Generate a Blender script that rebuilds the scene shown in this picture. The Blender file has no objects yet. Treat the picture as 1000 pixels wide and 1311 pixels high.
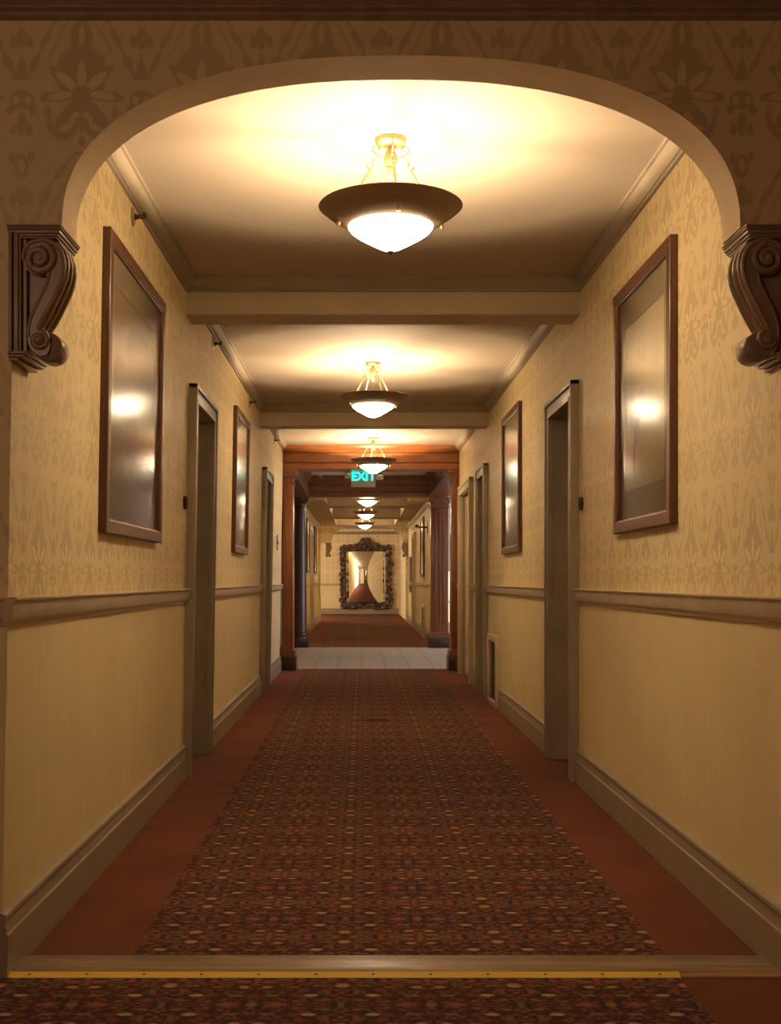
import bpy, bmesh, math, random
from mathutils import Vector, Matrix
random.seed(7)
C = bpy.context.scene.collection
PI = math.pi

# ------------------------------------------------------------------ camera
cam_d = bpy.data.cameras.new('camera'); cam = bpy.data.objects.new('camera', cam_d); C.objects.link(cam)
EYE = 1.09
cam.location = (0, 0, EYE); cam.rotation_euler = (PI/2, 0, 0)
cam_d.sensor_fit = 'HORIZONTAL'; cam_d.sensor_width = 36; cam_d.lens = 54
cam_d.shift_x = 0.037; cam_d.shift_y = 0.0875
cam_d.clip_start = 0.05; cam_d.clip_end = 200
bpy.context.scene.camera = cam

# ------------------------------------------------------------------ world, light levels, exposure
sc = bpy.context.scene
world = bpy.data.worlds.new('sky'); sc.world = world; world.use_nodes = True
wb = world.node_tree.nodes['Background']
wb.inputs[0].default_value = (0.90, 0.93, 1.0, 1); wb.inputs[1].default_value = 1.7
BOWL_STRENGTH = 17.0            # glow of the opal glass bowls
BULB_WATTS = 240.0              # bulbs inside each bowl, shining up to the ceiling
LAMP_COLOR = (1.0, 0.72, 0.44)
def point_light(name, loc, watts, color, radius):
    l = bpy.data.lights.new(name, 'POINT'); l.energy = watts; l.color = color; l.shadow_soft_size = radius
    o = bpy.data.objects.new(name, l); o.location = loc; C.objects.link(o); return o
point_light('end_hall_fill_light', (-3.2, 34.0, 1.9), 80.0, LAMP_COLOR, 0.15)   # added warm light out of view, brightens the end hall
point_light('lobby_lamp_light', (-1.9, -0.6, 2.2), 16.0, (1.0, 0.62, 0.40), 0.15)   # a lamp of the room the camera stands in
vs = sc.view_settings
vs.view_transform = 'Standard'; vs.look = 'None'; vs.gamma = 1; vs.use_curve_mapping = False
vs.exposure = 1.55
try:
    sc.cycles.use_denoising = True
    sc.cycles.max_bounces = 10; sc.cycles.diffuse_bounces = 6; sc.cycles.transparent_max_bounces = 12
    sc.cycles.sample_clamp_indirect = 6.0
except Exception: pass

# ------------------------------------------------------------------ node helpers
class X:
    """a scalar in a node tree, with arithmetic"""
    def __init__(s, nt, v): s.nt = nt; s.v = v
    def _m(s, op, *a, clamp=False):
        n = s.nt.nodes.new('ShaderNodeMath'); n.operation = op; n.use_clamp = clamp
        for i, q in enumerate((s,) + a):
            q = q.v if isinstance(q, X) else q
            if isinstance(q, (int, float)): n.inputs[i].default_value = q
            else: s.nt.links.new(q, n.inputs[i])
        return X(s.nt, n.outputs[0])
    def __add__(s, o): return s._m('ADD', o)
    __radd__ = __add__
    def __sub__(s, o): return s._m('SUBTRACT', o)
    def __rsub__(s, o): return X(s.nt, o)._m('SUBTRACT', s)
    def __mul__(s, o): return s._m('MULTIPLY', o)
    __rmul__ = __mul__
    def __truediv__(s, o): return s._m('DIVIDE', o)
    def abs(s): return s._m('ABSOLUTE')
    def sin(s): return s._m('SINE')
    def cos(s): return s._m('COSINE')
    def sqrt(s): return s._m('SQRT')
    def pow(s, e): return s._m('POWER', e)
    def max(s, o): return s._m('MAXIMUM', o)
    def min(s, o): return s._m('MINIMUM', o)
    def atan2(s, o): return s._m('ARCTAN2', o)
    def lt(s, o): return s._m('LESS_THAN', o)
    def gt(s, o): return s._m('GREATER_THAN', o)
    def wrap(s, p): return s._m('WRAP', p/2, -p/2)          # to [-p/2, p/2)
    def step(s, e0, e1):                                     # smooth 0..1 from e0 to e1
        n = s.nt.nodes.new('ShaderNodeMapRange'); n.interpolation_type = 'SMOOTHSTEP'
        s.nt.links.new(s.v, n.inputs[0]); n.inputs[1].default_value = e0; n.inputs[2].default_value = e1
        return X(s.nt, n.outputs[0])
def new_mat(name, base=(.8,.8,.8), rough=.6, metal=0, **kw):
    m = bpy.data.materials.new(name); m.use_nodes = True
    b = m.node_tree.nodes['Principled BSDF']
    b.inputs['Base Color'].default_value = (*base, 1); b.inputs['Roughness'].default_value = rough; b.inputs['Metallic'].default_value = metal
    for k, v in kw.items(): b.inputs[k.replace('_', ' ')].default_value = v
    return m, m.node_tree, b
def position(nt):
    g = nt.nodes.new('ShaderNodeNewGeometry'); s = nt.nodes.new('ShaderNodeSeparateXYZ')
    nt.links.new(g.outputs['Position'], s.inputs[0])
    return g, [X(nt, s.outputs[i]) for i in range(3)]
def objpos(nt):
    g = nt.nodes.new('ShaderNodeTexCoord'); s = nt.nodes.new('ShaderNodeSeparateXYZ')
    nt.links.new(g.outputs['Object'], s.inputs[0])
    return g, [X(nt, s.outputs[i]) for i in range(3)]
def vec(nt, x, y, z):
    n = nt.nodes.new('ShaderNodeCombineXYZ')
    for i, q in enumerate((x, y, z)):
        q = q.v if isinstance(q, X) else q
        if isinstance(q, (int, float)): n.inputs[i].default_value = q
        else: nt.links.new(q, n.inputs[i])
    return n.outputs[0]
def mixc(nt, f, a, b):
    n = nt.nodes.new('ShaderNodeMix'); n.data_type = 'RGBA'
    def put(i, q):
        if isinstance(q, tuple): n.inputs[i].default_value = (*q, 1)
        elif isinstance(q, (int, float)): n.inputs[i].default_value = q
        else: nt.links.new(q.v if isinstance(q, X) else q, n.inputs[i])
    put(0, f); put(6, a); put(7, b)
    return n.outputs[2]
def noise(nt, vecsock, scale, detail=3, rough=.5):
    n = nt.nodes.new('ShaderNodeTexNoise'); n.inputs['Scale'].default_value = scale
    n.inputs['Detail'].default_value = detail; n.inputs['Roughness'].default_value = rough
    if vecsock is not None: nt.links.new(vecsock, n.inputs['Vector'])
    return X(nt, n.outputs[0])
def bump(nt, b, h, strength, dist):
    n = nt.nodes.new('ShaderNodeBump'); n.inputs['Strength'].default_value = strength; n.inputs['Distance'].default_value = dist
    nt.links.new(h.v, n.inputs['Height']); nt.links.new(n.outputs[0], b.inputs['Normal'])
def ell(a, b, ca, cb, ra, rb, soft=.35):                     # 1 inside an ellipse
    d = ((a-ca)/ra).pow(2) + ((b-cb)/rb).pow(2)
    return 1 - d.step(1-soft, 1+soft)

M = {}
def mat_paint(key, base, rough=.5, mottled=.06, scale=6):
    m, nt, b = new_mat(key, base, rough)
    g, p = position(nt)
    n = noise(nt, g.outputs['Position'], scale, 4)
    dark = tuple(c*(1-mottled*1.6) for c in base); lite = tuple(min(1, c*(1+mottled)) for c in base)
    nt.links.new(mixc(nt, n.step(.3, .7), dark, lite), b.inputs['Base Color'])
    bump(nt, b, noise(nt, g.outputs['Position'], 90, 2), .12, .002)
    M[key] = m; return m
mat_paint('ceiling_paint', (.51, .435, .335), .85, .02, 2)
mat_paint('soffit_paint', (.80, .64, .43), .75, .04)
mat_paint('beam_paint', (.58, .48, .33), .7, .03)
mat_paint('trim_paint', (.33, .275, .195), .36, .05)
mat_paint('rail_paint', (.60, .50, .34), .30, .05)
mat_paint('corbel_paint', (.36, .26, .18), .34, .08, 14)
mat_paint('door_paint', (.36, .29, .21), .45, .05)
mat_paint('pale_door_paint', (.62, .53, .36), .45, .05)
mat_paint('white_plaster', (.78, .76, .74), .8, .02)
mat_paint('dark_paint', (.06, .045, .035), .5, .1)
mat_paint('plastic', (.70, .64, .52), .4, .02)
mat_paint('grey_plastic', (.50, .49, .46), .45, .02)

# --- the plain wallcovering below the rail
m, nt, b = new_mat('dado_paint', (.74, .60, .32), .55); M['dado_paint'] = m
g, p = position(nt)
n1 = noise(nt, g.outputs['Position'], 1.6, 4, .6)
str_ = noise(nt, vec(nt, p[0]*26, p[1]*26, p[2]*2.2), 1.0, 2)
c = mixc(nt, n1.step(.25, .75), (.73, .615, .34), (.84, .715, .41))
c = mixc(nt, (str_.step(.35, .65))*.35, c, (.72, .60, .33))
nt.links.new(c, b.inputs['Base Color']); bump(nt, b, noise(nt, g.outputs['Position'], 160, 2), .15, .002)

# --- damask wallpaper
def damask(key, light, dark):
    m, nt, b = new_mat(key, light, .5); M[key] = m
    g, p = position(nt)
    sn = nt.nodes.new('ShaderNodeSeparateXYZ'); nt.links.new(g.outputs['True Normal'], sn.inputs[0])
    side = X(nt, sn.outputs[0]).abs().gt(.6)
    along = p[1]*side + p[0]*(1-side) + .11
    w1 = noise(nt, g.outputs['Position'], 28, 2); w2 = noise(nt, vec(nt, p[1], p[2], p[0]), 31, 2)
    u = (along.wrap(.33).abs() + (w1-.5)*.012).abs(); v = (p[2] - 2.495).wrap(.432) + (w2-.5)*.012      # palmette at u=0, v=0
    e = .165 - u                                                      # distance to the axis between columns
    r = (u.pow(2) + (v+.070).pow(2)).sqrt(); th = u.atan2(v+.070)
    body = ell(u, v, 0, -.012, .070, .080, .25)
    petals = (r - .058 - (th*7.6).cos()*.034).step(-.006, .006)
    petals = (1 - petals)*r.step(.024, .032)*(1 - th.step(1.75, 1.9))
    core = 1 - (r - .074 - (th*7.6).cos()*.044).step(-.006, .006)
    tip = ell(u, v, 0, .085, .030, .058)*(1 - ell(u, v, 0, .090, .008, .034))
    og = (u - (.135*((1 - (v-.0)/.205).max(0).pow(.62)))).abs()
    ow = .008 + ((v*95).sin()*.0045)
    ogee = (1 - (og - ow).step(-.004, .004)) * v.gt(-.02) * v.lt(.205)
    og2 = (u - (.100*((1 - (v-.0)/.165).max(0).pow(.62)))).abs()
    ogee2 = (1 - og2.step(.002, .007)) * v.gt(.03) * v.lt(.165)
    med = ell(u, v, 0, -.100, .024, .022)
    s_r = ((u-.05).pow(2) + ((v+.135)*.8).pow(2)).sqrt()
    swag = s_r.step(.026, .034) * (1 - s_r.step(.044, .052)) * (1 - v.step(-.145, -.125))
    leaves = ell(u, v, .05, -.140, .022, .014) + ell(u, v, .092, -.118, .010, .020) + ell(u, v, .0, -.150, .009, .030)
    dot = ell(u, v, 0, -.198, .009, .012)
    tri = (1 - (e - (.045 - v)*.32).step(-.005, .005)) * v.gt(-.03) * v.lt(.045)
    fl = ell(e, v, 0, .085, .015, .030); fl2 = ell(e, v, .022, .075, .010, .018)
    cl = ell(e, v, 0, -.085, .034, .026) * (1 - ell(e, v, .016, -.085, .009, .012)) + ell(e, v, .03, -.112, .012, .014)
    cl2 = ell(e, v, 0, -.150, .013, .034) + ell(e, v, .022, -.165, .010, .018); cl3 = ell(e, v, 0, .165, .020, .036)*(1 - ell(e, v, 0, .165, .008, .020)) + ell(e, v, .026, .190, .009, .016)
    d = (body.max(core)*(1 - petals)).max(tip).max(ogee*.9).max(ogee2*.5).max(med).max(swag).max(dot).max(leaves*.8).max(tri).max(fl).max(fl2).max(cl).max(cl2).max(cl3)
    thread = noise(nt, vec(nt, p[0]*220, p[1]*220, p[2]*30), 1.0, 2)
    blotch = noise(nt, g.outputs['Position'], 3.0, 3)
    d = d*(.35 + blotch*.8)
    c = mixc(nt, d.min(1), light, dark)
    hl = petals*body
    c = mixc(nt, hl*.5, c, tuple(min(1, q*1.12) for q in light))
    c = mixc(nt, thread.step(.3, .75)*.16, c, dark)
    nt.links.new(c, b.inputs['Base Color'])
    nt.links.new((.62 - d*.22).v, b.inputs['Roughness'])
    return m
damask('wallpaper', (.84, .71, .42), (.60, .485, .265))

# --- woods
def wood(key, c0, c1, rough, axis, scale=5, coat=0.0):
    m, nt, b = new_mat(key, c0, rough); M[key] = m
    if coat: b.inputs['Coat Weight'].default_value = coat; b.inputs['Coat Roughness'].default_value = .18
    g, p = position(nt)
    k = [10.0, 10.0, 10.0]; k[axis] = .7
    v = vec(nt, p[0]*k[0], p[1]*k[1], p[2]*k[2])
    n = noise(nt, v, scale, 5, .62); n2 = noise(nt, v, scale*5, 2)
    f = (n*.75 + n2*.25).step(.34, .66)
    nt.links.new(mixc(nt, f, c0, c1), b.inputs['Base Color'])
    bump(nt, b, n, .10, .002)
    return m
wood('portal_wood_x', (.19, .062, .018), (.33, .118, .032), .32, 0, 9, .4)
wood('portal_wood_y', (.14, .044, .016), (.28, .095, .032), .32, 1, 3, .4)
wood('portal_wood_z', (.15, .042, .014), (.29, .088, .028), .32, 2, 3, .4)
wood('dark_wood_z', (.055, .020, .014), (.11, .036, .022), .30, 2, 3, .4)
wood('plinth_wood', (.035, .014, .010), (.07, .025, .016), .35, 2, 3, .3)
wood('saddle_wood', (.16, .095, .050), (.34, .215, .12), .38, 0, 3, .25)
wood('frame_wood', (.095, .036, .018), (.16, .064, .032), .42, 2, 4, .1)
wood('frame_wood_y', (.12, .048, .026), (.19, .082, .046), .42, 1, 4, .1)

# --- carpets
def carpet_plain(key, base):
    m, nt, b = new_mat(key, base, .95); M[key] = m; b.inputs['Specular IOR Level'].default_value = .15
    g, p = position(nt)
    n = noise(nt, g.outputs['Position'], 260, 2); n2 = noise(nt, g.outputs['Position'], 2.2, 4, .6)
    c = mixc(nt, n.step(.3, .7), tuple(q*.78 for q in base), tuple(q*1.18 for q in base))
    c = mixc(nt, n2.step(.45, .75)*.55, c, tuple(q*.55 for q in base))
    nt.links.new(c, b.inputs['Base Color']); bump(nt, b, n, .5, .004)
carpet_plain('carpet_rust', (.170, .057, .035))
def carpet_pattern(key):
    m, nt, b = new_mat(key, (.05, .02, .015), .95); M[key] = m; b.inputs['Specular IOR Level'].default_value = .12
    g, p = position(nt)
    wob = noise(nt, g.outputs['Position'], 45, 1)
    a = (p[0] - .178).wrap(.46).abs() + (wob-.5)*.006; q = (p[1] - 3.566).wrap(.38).abs() + (wob-.5)*.006
    vor = nt.nodes.new('ShaderNodeTexVoronoi'); vor.inputs['Scale'].default_value = 64
    nt.links.new(vec(nt, a, q*1.25, 0.0), vor.inputs['Vector'])
    sep = nt.nodes.new('ShaderNodeSeparateColor'); nt.links.new(vor.outputs['Color'], sep.inputs[0])
    r1 = X(nt, sep.outputs[0]); r2 = X(nt, sep.outputs[1])
    edge = X(nt, vor.outputs['Distance'])
    c = mixc(nt, r1.gt(.42), (.105, .034, .028), (.050, .028, .026))
    c = mixc(nt, r2.gt(.70), c, (.165, .080, .046))
    c = mixc(nt, (r2.lt(.16))*(r1.gt(.3)), c, (.20, .060, .034))
    c = mixc(nt, edge.step(.45, .75)*.45, c, (.060, .022, .018))
    TAN, OLV, RST, GLD = (.50, .33, .17), (.27, .17, .09), (.36, .125, .060), (.50, .25, .10)
    S = [(.23, .05, .024, .017, GLD), (.150, .122, .024, .011, TAN), (.065, .19, .032, .012, RST), (0, 0, .012, .045, RST),
         (.036, .022, .030, .012, OLV), (.075, .0, .026, .010, OLV), (.030, .060, .018, .010, GLD), (.105, .060, .020, .012, RST),
         (.19, .155, .018, .011, OLV), (.118, .015, .016, .012, RST), (.0, .19, .018, .02, OLV), (.20, .0, .014, .014, OLV),
         (.23, .19, .012, .026, OLV), (.165, .05, .018, .009, OLV), (.045, .125, .026, .009, OLV), (.115, .165, .014, .010, RST),
         (.19, .095, .013, .013, RST), (.23, .105, .010, .010, RST)]
    for (ca, cb, ra, rb, col) in S:
        c = mixc(nt, ell(a, q, ca, cb, ra*.78, rb*.92, .45)*(.85 if col in (GLD, TAN) else .55), c, col)
    pile = noise(nt, g.outputs['Position'], 300, 2)
    c = mixc(nt, pile.step(.35, .8)*.35, c, (.035, .014, .010))
    dark_line = (1 - ((p[1] - 9.08) - (p[0]*9).sin()*.02).abs().step(.035, .075)) * p[0].gt(.01) * p[0].lt(.20)     # a short dark wavy line across the carpet
    c = mixc(nt, dark_line*.85, c, (.015, .008, .006))
    nt.links.new(c, b.inputs['Base Color']); bump(nt, b, pile, .5, .004)
carpet_pattern('carpet_figured')
m, nt, b = new_mat('carpet_pale', (.5, .46, .40), .9); M['carpet_pale'] = m
g, p = position(nt)
gx = (p[0].wrap(.30)).abs(); gy = (p[1].wrap(.60)).abs()
line = (1 - gx.step(.008, .022)).max(1 - gy.step(.02, .05))
n = noise(nt, g.outputs['Position'], 24, 3)
c = mixc(nt, n.step(.35, .65), (.34, .27, .20), (.47, .38, .29)); c = mixc(nt, line*.32, c, (.20, .155, .12))
nt.links.new(c, b.inputs['Base Color'])

# --- metals, glass, lamps
M['bronze'] = new_mat('bronze', (.10, .065, .04), .42, .7)[0]
M['dish_metal'] = new_mat('dish_metal', (.28, .20, .13), .5, .2)[0]
M['brass'] = new_mat('brass', (.72, .55, .28), .28, .9)[0]
M['pale_brass'] = new_mat('pale_brass', (.42, .34, .19), .4, .5)[0]
M['dark_metal'] = new_mat('dark_metal', (.06, .042, .03), .4, .6)[0]
M['chrome'] = new_mat('chrome', (.7, .66, .58), .25, .9)[0]
M['tape_yellow'] = new_mat('tape_yellow', (.98, .70, .11), .45)[0]
M['strip_tan'] = new_mat('strip_tan', (.50, .32, .13), .4)[0]
M['mirror_glass'] = new_mat('mirror_glass', (.93, .90, .84), .03, 1)[0]
m, nt, b = new_mat('opal_glass', (1, .9, .75), .4); M['opal_glass'] = m
b.inputs['Emission Color'].default_value = (1, .74, .46, 1); b.inputs['Emission Strength'].default_value = BOWL_STRENGTH
m, nt, b = new_mat('exit_letters', (.05, .6, .5), .5); M['exit_letters'] = m
b.inputs['Emission Color'].default_value = (.0, .85, .62, 1); b.inputs['Emission Strength'].default_value = 1.3
def glass_mat(key, rough, waves):
    m = bpy.data.materials.new(key); m.use_nodes = True; nt = m.node_tree; M[key] = m
    for n in list(nt.nodes):
        if n.type == 'BSDF_PRINCIPLED': nt.nodes.remove(n)
    out = [n for n in nt.nodes if n.type == 'OUTPUT_MATERIAL'][0]
    tr = nt.nodes.new('ShaderNodeBsdfTransparent'); tr.inputs[0].default_value = (.97, .97, .96, 1)
    gl = nt.nodes.new('ShaderNodeBsdfGlossy'); gl.inputs['Roughness'].default_value = rough
    fr0 = nt.nodes.new('ShaderNodeFresnel'); fr0.inputs[0].default_value = 1.5 if not waves else 1.7
    gg = nt.nodes.new('ShaderNodeNewGeometry'); fr = (X(nt, fr0.outputs[0])*(1 - X(nt, gg.outputs['Backfacing'])) if not waves else X(nt, fr0.outputs[0]))     # only the outer face of a solid pane mirrors
    mx = nt.nodes.new('ShaderNodeMixShader')
    if waves:
        g, p = position(nt)
        h = noise(nt, vec(nt, p[0]*8, p[1]*14, p[2]*2.5), 1.0, 2)
        bp = nt.nodes.new('ShaderNodeBump'); bp.inputs['Strength'].default_value = .25; bp.inputs['Distance'].default_value = .004
        nt.links.new(h.v, bp.inputs['Height']); nt.links.new(bp.outputs[0], gl.inputs['Normal'])
    nt.links.new(fr.v, mx.inputs[0]); nt.links.new(tr.outputs[0], mx.inputs[1]); nt.links.new(gl.outputs[0], mx.inputs[2])
    nt.links.new(mx.outputs[0], out.inputs[0])
glass_mat('picture_glass', .19, True)
glass_mat('window_glass', .02, False)
mat_paint('mat_board', (.50, .42, .28), .8, .05)
mat_paint('mat_board_brown', (.46, .36, .24), .8, .05)
def print_mat(key, paper, ink, blobs):
    m, nt, b = new_mat(key, paper, .8); M[key] = m
    t, p = objpos(nt)
    y, z = p[1], p[2]
    n = noise(nt, t.outputs['Object'], 5, 5, .6)
    c = mixc(nt, n.step(.35, .7)*.45, paper, tuple(q*.72 for q in paper))
    for (cy, cz, ry, rz, f) in blobs:
        d = ((y-cy)/ry).pow(2) + ((z-cz)/rz).pow(2) + (n-.5)*1.6
        c = mixc(nt, (1 - d.step(.6, 1.15))*f, c, ink)
    nt.links.new(c, b.inputs['Base Color'])
print_mat('print_figure', (.90, .80, .58), (.30, .25, .18), [(.14, -.06, .10, .05, .6), (.12, -.12, .05, .07, .55), (.16, -.21, .022, .09, .8), (.03, .02, .06, .04, .3), (.22, .02, .012, .16, .35)])
print_mat('print_landscape', (.44, .32, .20), (.19, .125, .07), [(.1, .18, .3, .14, .7), (-.25, .05, .2, .10, .6), (.2, -.25, .35, .10, .6), (-.05, -.12, .12, .2, .4)])
print_mat('print_garden', (.46, .38, .24), (.20, .15, .09), [(0, .1, .25, .12, .7), (.15, -.2, .2, .14, .6), (-.2, -.15, .1, .2, .6)])
print_mat('print_river', (.50, .42, .28), (.22, .18, .12), [(-.1, .2, .28, .09, .6), (.1, -.22, .3, .10, .7), (.22, .0, .05, .22, .6)])

# ------------------------------------------------------------------ mesh helpers
class MB:
    def __init__(s): s.v = []; s.f = []; s.mi = []
    def add(s, vs, fs, mi=0):
        o = len(s.v); s.v += [tuple(q) for q in vs]; s.f += [[i+o for i in q] for q in fs]; s.mi += [mi]*len(fs); return s
    def box(s, x0, x1, y0, y1, z0, z1, mi=0, bev=0):
        if bev:
            bm = bmesh.new(); bmesh.ops.create_cube(bm, size=1)
            for q in bm.verts: q.co = Vector(((x0+x1)/2 + q.co.x*(x1-x0), (y0+y1)/2 + q.co.y*(y1-y0), (z0+z1)/2 + q.co.z*(z1-z0)))
            bmesh.ops.bevel(bm, geom=list(bm.edges), offset=bev, segments=2, affect='EDGES', profile=.6)
            bm.verts.index_update()
            s.add([q.co for q in bm.verts], [[q.index for q in f.verts] for f in bm.faces], mi); bm.free(); return s
        v = [(x0,y0,z0),(x1,y0,z0),(x1,y1,z0),(x0,y1,z0),(x0,y0,z1),(x1,y0,z1),(x1,y1,z1),(x0,y1,z1)]
        return s.add(v, [(0,3,2,1),(4,5,6,7),(0,1,5,4),(1,2,6,5),(2,3,7,6),(3,0,4,7)], mi)
    def prism(s, prof, axis, a, b, mi=0):
        """polygon extruded along an axis. axis 'y': prof=(x,z); 'x': prof=(y,z); 'z': prof=(x,y)"""
        put = {'y': lambda p, t: (p[0], t, p[1]), 'x': lambda p, t: (t, p[0], p[1]), 'z': lambda p, t: (p[0], p[1], t)}[axis]
        n = len(prof); v = [put(p, a) for p in prof] + [put(p, b) for p in prof]
        f = [[i, (i+1) % n, n+(i+1) % n, n+i] for i in range(n)] + [list(range(n))[::-1], list(range(n, 2*n))]
        return s.add(v, f, mi)
    def lathe(s, prof, n=32, c=(0,0,0), mi=0, axis='z'):
        v = []; f = []
        for (r, z) in prof:
            for k in range(n):
                t = 2*PI*k/n
                if axis == 'z': v.append((c[0]+r*math.cos(t), c[1]+r*math.sin(t), c[2]+z))
                elif axis == 'x': v.append((c[0]+z, c[1]+r*math.cos(t), c[2]+r*math.sin(t)))
                else: v.append((c[0]+r*math.cos(t), c[1]+z, c[2]+r*math.sin(t)))
        for j in range(len(prof)-1):
            for k in range(n): f.append([j*n+k, j*n+(k+1) % n, (j+1)*n+(k+1) % n, (j+1)*n+k])
        if prof[0][0] > 1e-5: f.append(list(range(n))[::-1])
        if prof[-1][0] > 1e-5: f.append([(len(prof)-1)*n+k for k in range(n)])
        return s.add(v, f, mi)
    def tube(s, path, r, n=8, mi=0, flat=1.0):
        P = [Vector(q) for q in path]; v = []; f = []
        rr = r if isinstance(r, (list, tuple)) else [r]*len(P)
        up = None
        for i, q in enumerate(P):
            t = (P[min(i+1, len(P)-1)] - P[max(i-1, 0)]).normalized()
            if up is None:
                up = Vector((0,1,0)) if abs(t.y) < .9 else Vector((1,0,0))
            a = t.cross(up).normalized(); b2 = a.cross(t).normalized(); up = b2
            for k in range(n):
                w = 2*PI*k/n; v.append(q + a*rr[i]*math.cos(w) + b2*rr[i]*flat*math.sin(w))
        for i in range(len(P)-1):
            for k in range(n): f.append([i*n+k, i*n+(k+1) % n, (i+1)*n+(k+1) % n, (i+1)*n+k])
        f.append(list(range(n))[::-1]); f.append([(len(P)-1)*n+k for k in range(n)])
        return s.add(v, f, mi)
    def build(s, name, mats, parent=None, xf=None, smooth=35, loc=None):
        me = bpy.data.meshes.new(name)
        vs_ = [xf(q) for q in s.v] if xf else s.v
        me.from_pydata(vs_, [], s.f)
        mats = mats if isinstance(mats, (list, tuple)) else [mats]
        for q in mats: me.materials.append(M[q])
        for poly, i in zip(me.polygons, s.mi): poly.material_index = i
        bm = bmesh.new(); bm.from_mesh(me)
        bmesh.ops.remove_doubles(bm, verts=bm.verts, dist=1e-6)
        bmesh.ops.recalc_face_normals(bm, faces=bm.faces); bm.to_mesh(me); bm.free()
        if smooth:
            for poly in me.polygons: poly.use_smooth = True
            me.set_sharp_from_angle(angle=math.radians(smooth))
        o = bpy.data.objects.new(name, me); C.objects.link(o)
        if loc: o.location = loc
        if parent is not None: o.parent = parent
        return o
def tag(o, label=None, cat=None, group=None, kind=None):
    if label: o['label'] = label
    if cat: o['category'] = cat
    if group: o['group'] = group
    if kind: o['kind'] = kind
    return o
def empty(name, loc=(0,0,0), label=None, cat=None, group=None, kind=None, roty=0, rotz=0):
    o = bpy.data.objects.new(name, None); C.objects.link(o); o.location = loc; o.rotation_euler = (0, roty, rotz)
    o.empty_display_size = .05
    return tag(o, label, cat, group, kind)
def copy_tree(o, parent=None):
    c = o.copy(); C.objects.link(c)
    if parent is not None: c.parent = parent
    for ch in list(o.children): copy_tree(ch, c)
    return c

class Side:
    """a long wall; local coordinates (w out of the wall, y along, z up)"""
    def __init__(s, x, sgn, lean=0.0): s.x = x; s.sgn = sgn; s.lean = lean
    def at(s, y, z): return (s.x + s.lean*z, y, z)
    def rot(s): return math.atan(s.lean)
    def xf(s, q): return (q[0]*s.sgn, q[1], q[2])
    def root(s, name, y, z, *a, **k): return empty(name, s.at(y, z), *a, roty=s.rot(), **k)
    def place(s, mb, name, mats, smooth=35):           # one mesh in wall coordinates
        o = mb.build(name, mats, None, s.xf, smooth); o.location = s.at(0, 0); o.rotation_euler = (0, s.rot(), 0); return o
    def part(s, mb, name, mats, parent, smooth=35): return mb.build(name, mats, parent, s.xf, smooth)
LEFT = Side(-.990, 1, .017)
RIGHT = Side(1.175, -1, 0.0)
FLEFT = Side(-1.12, 1, 0.0)
FRIGHT = Side(1.21, -1, 0.0)

CEIL = 2.72
ARCH_F, ARCH_B = 3.22, 3.378
SPLIT = 1.0          # dado below, paper above
PORT_F, PORT_B = 14.30, 19.0

# ------------------------------------------------------------------ the shell
def wall_mesh(y0, y1, ztop, openings, thick=.16):
    """a wall sheet with door openings, given thickness; material 0 paper, 1 dado, 2 plain reveal"""
    ys = sorted({y0, y1} | {q for o in openings for q in o[:2]})
    zs = sorted({0.0, SPLIT, ztop} | {o[2] for o in openings})
    mb = MB()
    solid = lambda i, j: 0 <= i < len(ys)-1 and 0 <= j < len(zs)-1 and not any(o[0] <= (ys[i]+ys[i+1])/2 <= o[1] and (zs[j]+zs[j+1])/2 < o[2] for o in openings)
    for i in range(len(ys)-1):
        for j in range(len(zs)-1):
            if not solid(i, j): continue
            a, b, c, d = ys[i], ys[i+1], zs[j], zs[j+1]
            mi = 1 if d <= SPLIT+1e-6 else 0
            mb.add([(0,a,c),(0,b,c),(0,b,d),(0,a,d)], [(0,1,2,3)], mi)
            mb.add([(-thick,a,c),(-thick,b,c),(-thick,b,d),(-thick,a,d)], [(0,3,2,1)], 2)
            for (ii, jj, e) in ((i-1,j,((a,c),(a,d))), (i+1,j,((b,c),(b,d))), (i,j-1,((a,c),(b,c))), (i,j+1,((a,d),(b,d)))):
                if not solid(ii, jj):
                    (p, q), (r, s2) = e
                    mb.add([(0,p,q),(0,r,s2),(-thick,r,s2),(-thick,p,q)], [(0,1,2,3)], 2)
    return mb
# door openings: (outer casing y0, y1, casing top)
CW = .10
L_DOORS = [(6.47, 7.42, 2.18), (11.25, 12.12, 2.18)]
R_DOORS = [(6.33, 7.24, 2.175), (10.87, 11.64, 2.18), (12.33, 13.78, 2.18)]
FL_DOORS = [(21.6, 22.6, 2.18), (25.3, 26.3, 2.18)]
FR_DOORS = [(26.2, 27.2, 2.18)]
op = lambda D: [(a+CW, b-CW, t-CW) for a, b, t in D]
def struct(o, label, cat='wall'): return tag(o, label, cat, kind='structure')
struct(LEFT.place(wall_mesh(ARCH_B, PORT_F-.20, 2.80, op(L_DOORS)), 'wall_left', ['wallpaper', 'dado_paint', 'trim_paint'], 0), 'left corridor wall with gold damask paper over a plain cream dado')
struct(RIGHT.place(wall_mesh(ARCH_B, PORT_F-.20, 2.80, op(R_DOORS)), 'wall_right', ['wallpaper', 'dado_paint', 'trim_paint'], 0), 'right corridor wall with gold damask paper over a plain cream dado')
struct(FLEFT.place(wall_mesh(PORT_B+.27, 31.0, 2.80, op(FL_DOORS)), 'wall_left', ['wallpaper', 'dado_paint', 'trim_paint'], 0), 'left wall of the far corridor beyond the wooden columns')
struct(FRIGHT.place(wall_mesh(PORT_B+.27, 38.0, 2.80, op(FR_DOORS)), 'wall_right', ['wallpaper', 'dado_paint', 'trim_paint'], 0), 'right wall of the far corridor beyond the wooden columns')
FLOOR_X = 6.0
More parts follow.
